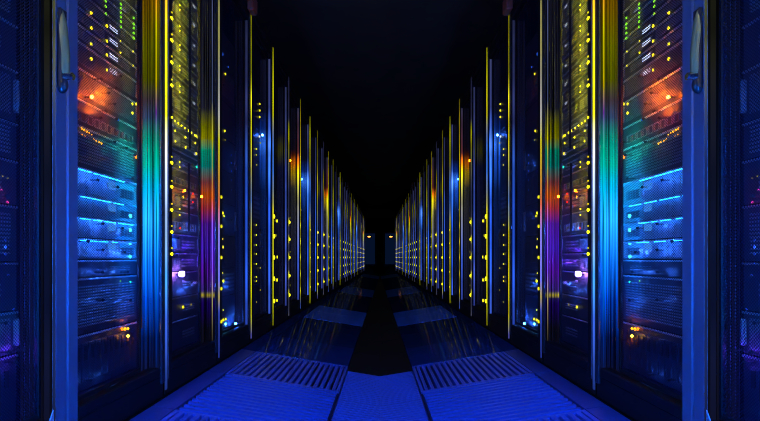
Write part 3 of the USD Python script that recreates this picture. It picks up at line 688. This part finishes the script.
for side in (-1, 1):
    for k, lay in LAY.items():
        z = 0.135
        where = f'in the {ORD[k + 1]} rack of the {ROW[side]} row'
        rows = []
        for h, kind, how in lay:
            name, cat = KIND[kind]
            mat = {'shelf': UNIT_PALE, 'mesh': UNIT, 'plain': UNIT, 'louvre': UNIT}.get(kind, UNIT)
            u = Unit(side, k, z, h - 0.003, name, f'{how}, {where}', cat, f'equipment in the {ORD[k + 1]} {ROW[side]} rack', mat)
            near = k < 2
            if near:
                u.lip(UNIT_PALE if k == 0 else UNIT_GREY, 0.026 if kind == 'shelf' else 0.007)
            if kind == 'drive':
                u.bays(12 if near else 6, h * 0.16, h * 0.84, latch=near, mat=UNIT)
            elif kind == 'louvre':
                u.louvres(h * 0.12, h * 0.86, max(4, int(h / 0.013)) if near else 5)
            elif kind == 'mesh':
                u.p('perforated_front', chamfer_box((FACE - 0.006, UY0 + 0.03, h * 0.12), (FACE - 0.004, UY1 - 0.03, h * 0.84), 0.0008), MESH_WIDE)
                u.ears() if near else None
            elif kind == 'shelf':
                u.bays(4, h * 0.10, h * 0.70, UY0 + 0.012, UY1 - 0.13, mat=UNIT_PALE)
                u.ports(5, h * 0.2, h * 0.6, UY1 - 0.12, UY1 - 0.03)
            elif kind == 'switch':
                u.ports(12, h * 0.15, h * 0.5, UY0 + 0.03, UY1 - 0.03)
            elif kind == 'slim':
                u.ears()
                if near:
                    u.bays(4, h * 0.15, h * 0.7, UY0 + 0.03, UY0 + 0.27, latch=False, proud=0.005)
                    u.louvres(h * 0.2, h * 0.7, 3, UY0 + 0.29, UY1 - 0.06)
            elif near:
                u.louvres(h * 0.3, h * 0.6, 3, UY0 + 0.3, UY1 - 0.06)
            rows.append(u)
            z += h
        UNITS[side, k] = rows
        top = z
        for x, y, c, r in SEEN[k]:
            if k == 1 and x < 174:           # on the near post of the rack itself
                yl, zw = local(1, x + 0.8, y, 0.0)
                size = r * 0.9 * (Y0 + W + yl) / F
                part('indicator_light', dome((-0.001, min(max(yl, 0.012), 0.04), zw), (0.004, size * 1.5, size)), led_mat(c), RACKS[side, 1], side, smooth=True)
                continue
            yl, zw = local(k, x, y, FACE - 0.01)
            Yc = Y0 + k * W + yl
            size = r * Yc / F * 0.95
            for u in rows:
                if u.z <= zw < u.z + u.h + 0.003 and UY0 < yl < UY1:
                    u.led(yl, zw - u.z, c, out=0.006, shape=(min(size * 0.7, 0.008), size * 1.15, size * 1.15))
    U = lambda k, zw: min(UNITS[side, k], key=lambda u: abs(zw - u.z - u.h / 2) - u.h / 2)

    def at(k, x, y):
        yl, zw = local(k, x, y, FACE - 0.02)
        u = U(k, zw)
        return u, yl, zw - u.z

    # pale tags on the slim servers, given emission in place of light on them
    for k, spots in ((0, [(118, 29), (118, 43), (118, 57), (118, 72)]), (1, [(197, 5), (197, 25), (197, 45), (197, 65), (197, 84), (197, 103), (198, 154)])):
        for x, y in spots:
            u, yl, zl = at(k, x, y)
            u.display(yl, min(max(zl, 0.012), u.h - 0.012), 0.05 if k == 0 else 0.030, 0.017 if k == 0 else 0.014, 2.0 if k == 0 else 0.7)
    for x, y in ((128, 10), (176, 125), (177, 137)):
        u, yl, zl = at(0 if x < 150 else 1, x, y)
        u.display(yl, min(max(zl, 0.012), u.h - 0.012), 0.03, 0.012, 0.4)
    # bright lamps; the hooded ones are added to wash the equipment with colour
    for k, x, y, c, st, r, hood in ((0, 90.5, 97, 'orange', 480, 0.0052, 0), (0, 106, 93, 'orange', 1300, 0.006, 1), (0, 113, 86, 'orange', 260, 0.005, 1), (0, 98, 79, 'orange', 110, 0.005, 1), (0, 103, 108, 'orange', 700, 0.005, 1), (0, 112, 104, 'orange', 300, 0.005, 1),
                              (0, 98, 118, 'red', 90, 0.005, 1), (0, 118, 76, 'red', 40, 0.005, 1), (0, 114, 119, 'red', 40, 0.005, 1),
                              (0, 132, 155, 'teal', 90, 0.006, 1), (0, 124, 148, 'teal', 60, 0.006, 1), (0, 112, 142, 'teal', 30, 0.006, 1), (0, 134, 142, 'teal', 60, 0.006, 1),
                              (0, 130, 180, 'blue', 260, 0.006, 1), (0, 115, 187, 'blue', 160, 0.006, 1), (0, 95, 180, 'blue', 160, 0.006, 1), (0, 125, 272, 'blue', 330, 0.006, 1), (0, 100, 272, 'blue', 200, 0.006, 1), (0, 100, 224, 'blue', 150, 0.006, 1), (0, 120, 228, 'blue', 200, 0.006, 1), (0, 100, 250, 'blue', 150, 0.006, 1), (0, 122, 252, 'blue', 200, 0.006, 1), (0, 85, 238, 'blue', 100, 0.006, 1), (0, 128, 300, 'blue', 200, 0.006, 1), (0, 100, 300, 'blue', 120, 0.006, 1),
                              (0, 127, 336, 'amber', 60, 0.005, 0), (0, 133, 322, 'orange', 90, 0.005, 1), (0, 134, 340, 'orange', 60, 0.005, 1),
                              (0, 108, 375, 'blue', 60, 0.006, 1), (0, 88, 380, 'blue', 40, 0.006, 1),
                              (1, 184, 190, 'orange', 60, 0.005, 0), (1, 202, 197, 'orange', 90, 0.006, 0), (1, 192, 205, 'red', 120, 0.006, 1), (1, 178, 196, 'red', 60, 0.006, 1), (1, 181, 272, 'violet', 150, 0.014, 0), (1, 190, 250, 'indigo', 320, 0.007, 1), (1, 198, 262, 'indigo', 260, 0.007, 1),
                              (1, 176, 238, 'blue', 500, 0.007, 1), (1, 190, 228, 'blue', 500, 0.007, 1), (1, 188, 290, 'blue', 420, 0.007, 1), (1, 175, 255, 'blue', 420, 0.007, 1), (1, 190, 165, 'blue', 60, 0.007, 1), (1, 185, 130, 'blue', 30, 0.007, 1),
                              (2, 235, 326, 'blue', 60, 0.008, 0), (2, 237, 316, 'blue', 500, 0.009, 1), (2, 232, 334, 'blue', 500, 0.009, 1), (2, 225, 324, 'cyan', 30, 0.007, 0), (2, 228, 285, 'blue', 250, 0.009, 1), (2, 230, 220, 'blue', 160, 0.009, 1), (2, 232, 165, 'blue', 160, 0.009, 1), (2, 222, 85, 'red', 120, 0.01, 1), (3, 267, 140, 'blue', 70, 0.010, 0), (3, 260, 200, 'blue', 60, 0.01, 1),
                              (-1, 2, 323, 'cyan', 30, 0.008, 1), (-1, 5, 352, 'indigo', 90, 0.006, 1), (-1, 20, 350, 'indigo', 70, 0.006, 1), (-1, 12, 362, 'indigo', 60, 0.006, 1), (-1, 3, 196, 'magenta', 40, 0.005, 1)):
        u, yl, zl = at(k, x, y)
        u.lamp(min(max(yl, UY0 + 0.012), UY1 - 0.012), min(max(zl, 0.01), u.h - 0.01), c, st, r, shade=bool(hood))
    # light bars added under each disk shelf lip to give the blue glow
    for u in UNITS[side, 0]:
        if 'disk_shelf' in str(u.t.GetPath()):
            y = UY0 + 0.008
            while y < UY1 - 0.16:
                w = rng.uniform(0.025, 0.10)
                u.p('added_light_bar', chamfer_box((FACE - 0.024, y, u.h - 0.0095), (FACE - 0.019, y + w, u.h - 0.0068)), glow('added_shelf_bar', (0.01, 0.20, 1.0), 15.0))
                y += w + rng.uniform(0.008, 0.035)
            yl, _ = local(0, 109.5, 230)
            u.p('painted_glow_patch', chamfer_box((FACE - 0.012, yl - 0.02, u.h * 0.45), (FACE - 0.0075, yl + 0.02, u.h * 0.82)), glow('pale_blue_patch_glow', (0.06, 0.32, 1.0), 1.1))  # glowing patch painted for the lit drive fronts
    sh = [u for u in UNITS[side, 0] if 'disk_shelf' in str(u.t.GetPath())]
    sh[-1].p('painted_glow_patch', chamfer_box((FACE - 0.016, UY0 + 0.012, sh[-1].h * 0.35), (FACE - 0.012, UY0 + 0.11, sh[-1].h * 0.85)), glow('pale_blue_patch_glow', (0.06, 0.32, 1.0), 1.1))  # wider painted glow on the top shelf
    # cable at the violet lamp
    u, yl, zl = at(1, 181, 272)
    pts = []
    for x, y in ((181.5, 281), (184, 282), (188, 282), (190, 285), (193, 283)):
        a, b = local(1, x, y, FACE - 0.025)
        pts.append((FACE - 0.032, a, b))
    x, y, _ = base(side, 1)
    c = thing('patch_cable', f'pale patch cable hanging from the violet lamp in the third rack, {ROW[side]} row', 'cable', (x, y, 0), side * TH)
    part('cable_jacket', tube_along(pts, 0.004), CABLE, c, side, smooth=True)
    part('cable_plug', chamfer_box((FACE - 0.040, pts[-1][1], pts[-1][2] - 0.006), (FACE - 0.024, pts[-1][1] + 0.02, pts[-1][2] + 0.006), 0.002), CABLE, c, side)

# ---- the farther racks: a few larger units each, copied
PROTO = {}


def far_unit(side, st, i, h):
    """parts of a far unit under a first thing"""
    leds = {'plain': [(0.20 + 0.0 * j, z) for j, z in enumerate((0.05, 0.11, 0.17, 0.24))] + [(0.36, 0.08), (0.36, 0.2)],
            'blueglow': [(0.25, 0.06), (0.25, 0.14), (0.25, 0.22), (0.38, 0.17)],
            'beads': [(0.22, 0.09), (0.22, 0.26), (0.40, 0.09), (0.40, 0.26)],
            'orange': [(0.15, 0.07), (0.30, 0.24), (0.45, 0.15)], 'dim': [(0.3, 0.12)]}[st]
    return leds


for side in (-1, 1):
    for k in range(5, 9):                # farther on, the posts hide what stands in the racks
        st = style_of(k)
        hs = (0.345, 0.345, 0.345) if k <= 10 else (0.52, 0.52)
        z = 0.135
        for i, h in enumerate(hs):
            key = (side, st, h, i)
            if k <= 10:
                label = f'equipment with small {"yellow" if st != "blueglow" else "white"} lights, {("lowest", "middle", "highest")[i]} in the {ORD[k + 1]} rack of the {ROW[side]} row'
                group = f'equipment in the farther {ROW[side]} racks'
            else:
                label = f'dark equipment with tiny yellow lights, {("lower", "upper")[i]} unit in a distant rack of the {ROW[side]} row'
                group = f'{("lower", "upper")[i]} equipment in the distant {ROW[side]} racks'
            name = 'stacked_server'
            if key in PROTO:
                copy_of(PROTO[key], name, label, 'server', base(side, k, z=z), side * TH, group)
            else:
                u = Unit(side, k, z, h - 0.003, name, label, 'server', group, UNIT)
                PROTO[key] = u.t
                u.bays(4, h * 0.2, h * 0.8, latch=False)
                if k <= 10:
                    spots = [(y, zl * h / 0.345, 0.0105) for y, zl in far_unit(side, st, i, h)]
                else:
                    spots = [(0.26, zl, 0.02) for zl in ((0.085, 0.265, 0.435) if i == 0 else (0.085, 0.245))]
                for y, zz, sz in spots:
                    u.led(y, min(zz, h - 0.03), 'yellow' if y < 0.33 and (st != 'dim' or k > 10) else 'dim_yellow', out=0.006, shape=(min(sz * 0.6, 0.01), sz * 1.2, sz))
                if i == len(hs) - 1 and st == 'blueglow':
                    u.led(0.45, h - 0.05, 'white', out=0.01, shape=(0.01, 0.014, 0.014))
            z += h
        # one darker unit above, with the coloured lamps that the photograph repeats along the row
        h = 2.07 - z if k > 10 else 0.85
        key = (side, st, 'top', h)
        if k <= 10:
            label = f'tall dark equipment above the yellow lights, {ORD[k + 1]} rack of the {ROW[side]} row'
            group = f'equipment in the farther {ROW[side]} racks'
        else:
            label = f'tall dark equipment high in a distant rack of the {ROW[side]} row'
            group = f'tall equipment in the distant {ROW[side]} racks'
        if key in PROTO:
            copy_of(PROTO[key], 'tall_server', label, 'server', base(side, k, z=z), side * TH, group)
        else:
            u = Unit(side, k, z, h - 0.003, 'tall_server', label, 'server', group, UNIT)
            PROTO[key] = u.t
            u.bays(3, h * 0.1, h * 0.4, latch=False)
            zw = lambda w: min(max(w - z, 0.02), h - 0.02)
            if st == 'blueglow':
                u.lamp(0.44, zw(1.47), 'blue', 60, 0.012, 0.02)
                u.led(0.30, zw(1.45), 'white', out=0.01, shape=(0.009, 0.012, 0.012))
                for w in (1.62, 1.68, 1.74):
                    u.led(0.28, zw(w), 'yellow', out=0.01, shape=(0.008, 0.010, 0.010))
            elif st == 'orange':
                u.lamp(0.40, zw(1.55), 'orange', 50, 0.012, 0.02)
                u.led(0.2, zw(1.58), 'green', out=0.01, shape=(0.01, 0.014, 0.014))
                u.led(0.3, zw(1.46), 'amber', out=0.01, shape=(0.01, 0.014, 0.014))
            elif st == 'beads':
                u.led(0.16, zw(1.66), 'yellow', out=0.01, shape=(0.009, 0.013, 0.013))
            else:
                u.led(0.3, zw(1.3), 'dim_yellow', out=0.01, shape=(0.009, 0.013, 0.013))
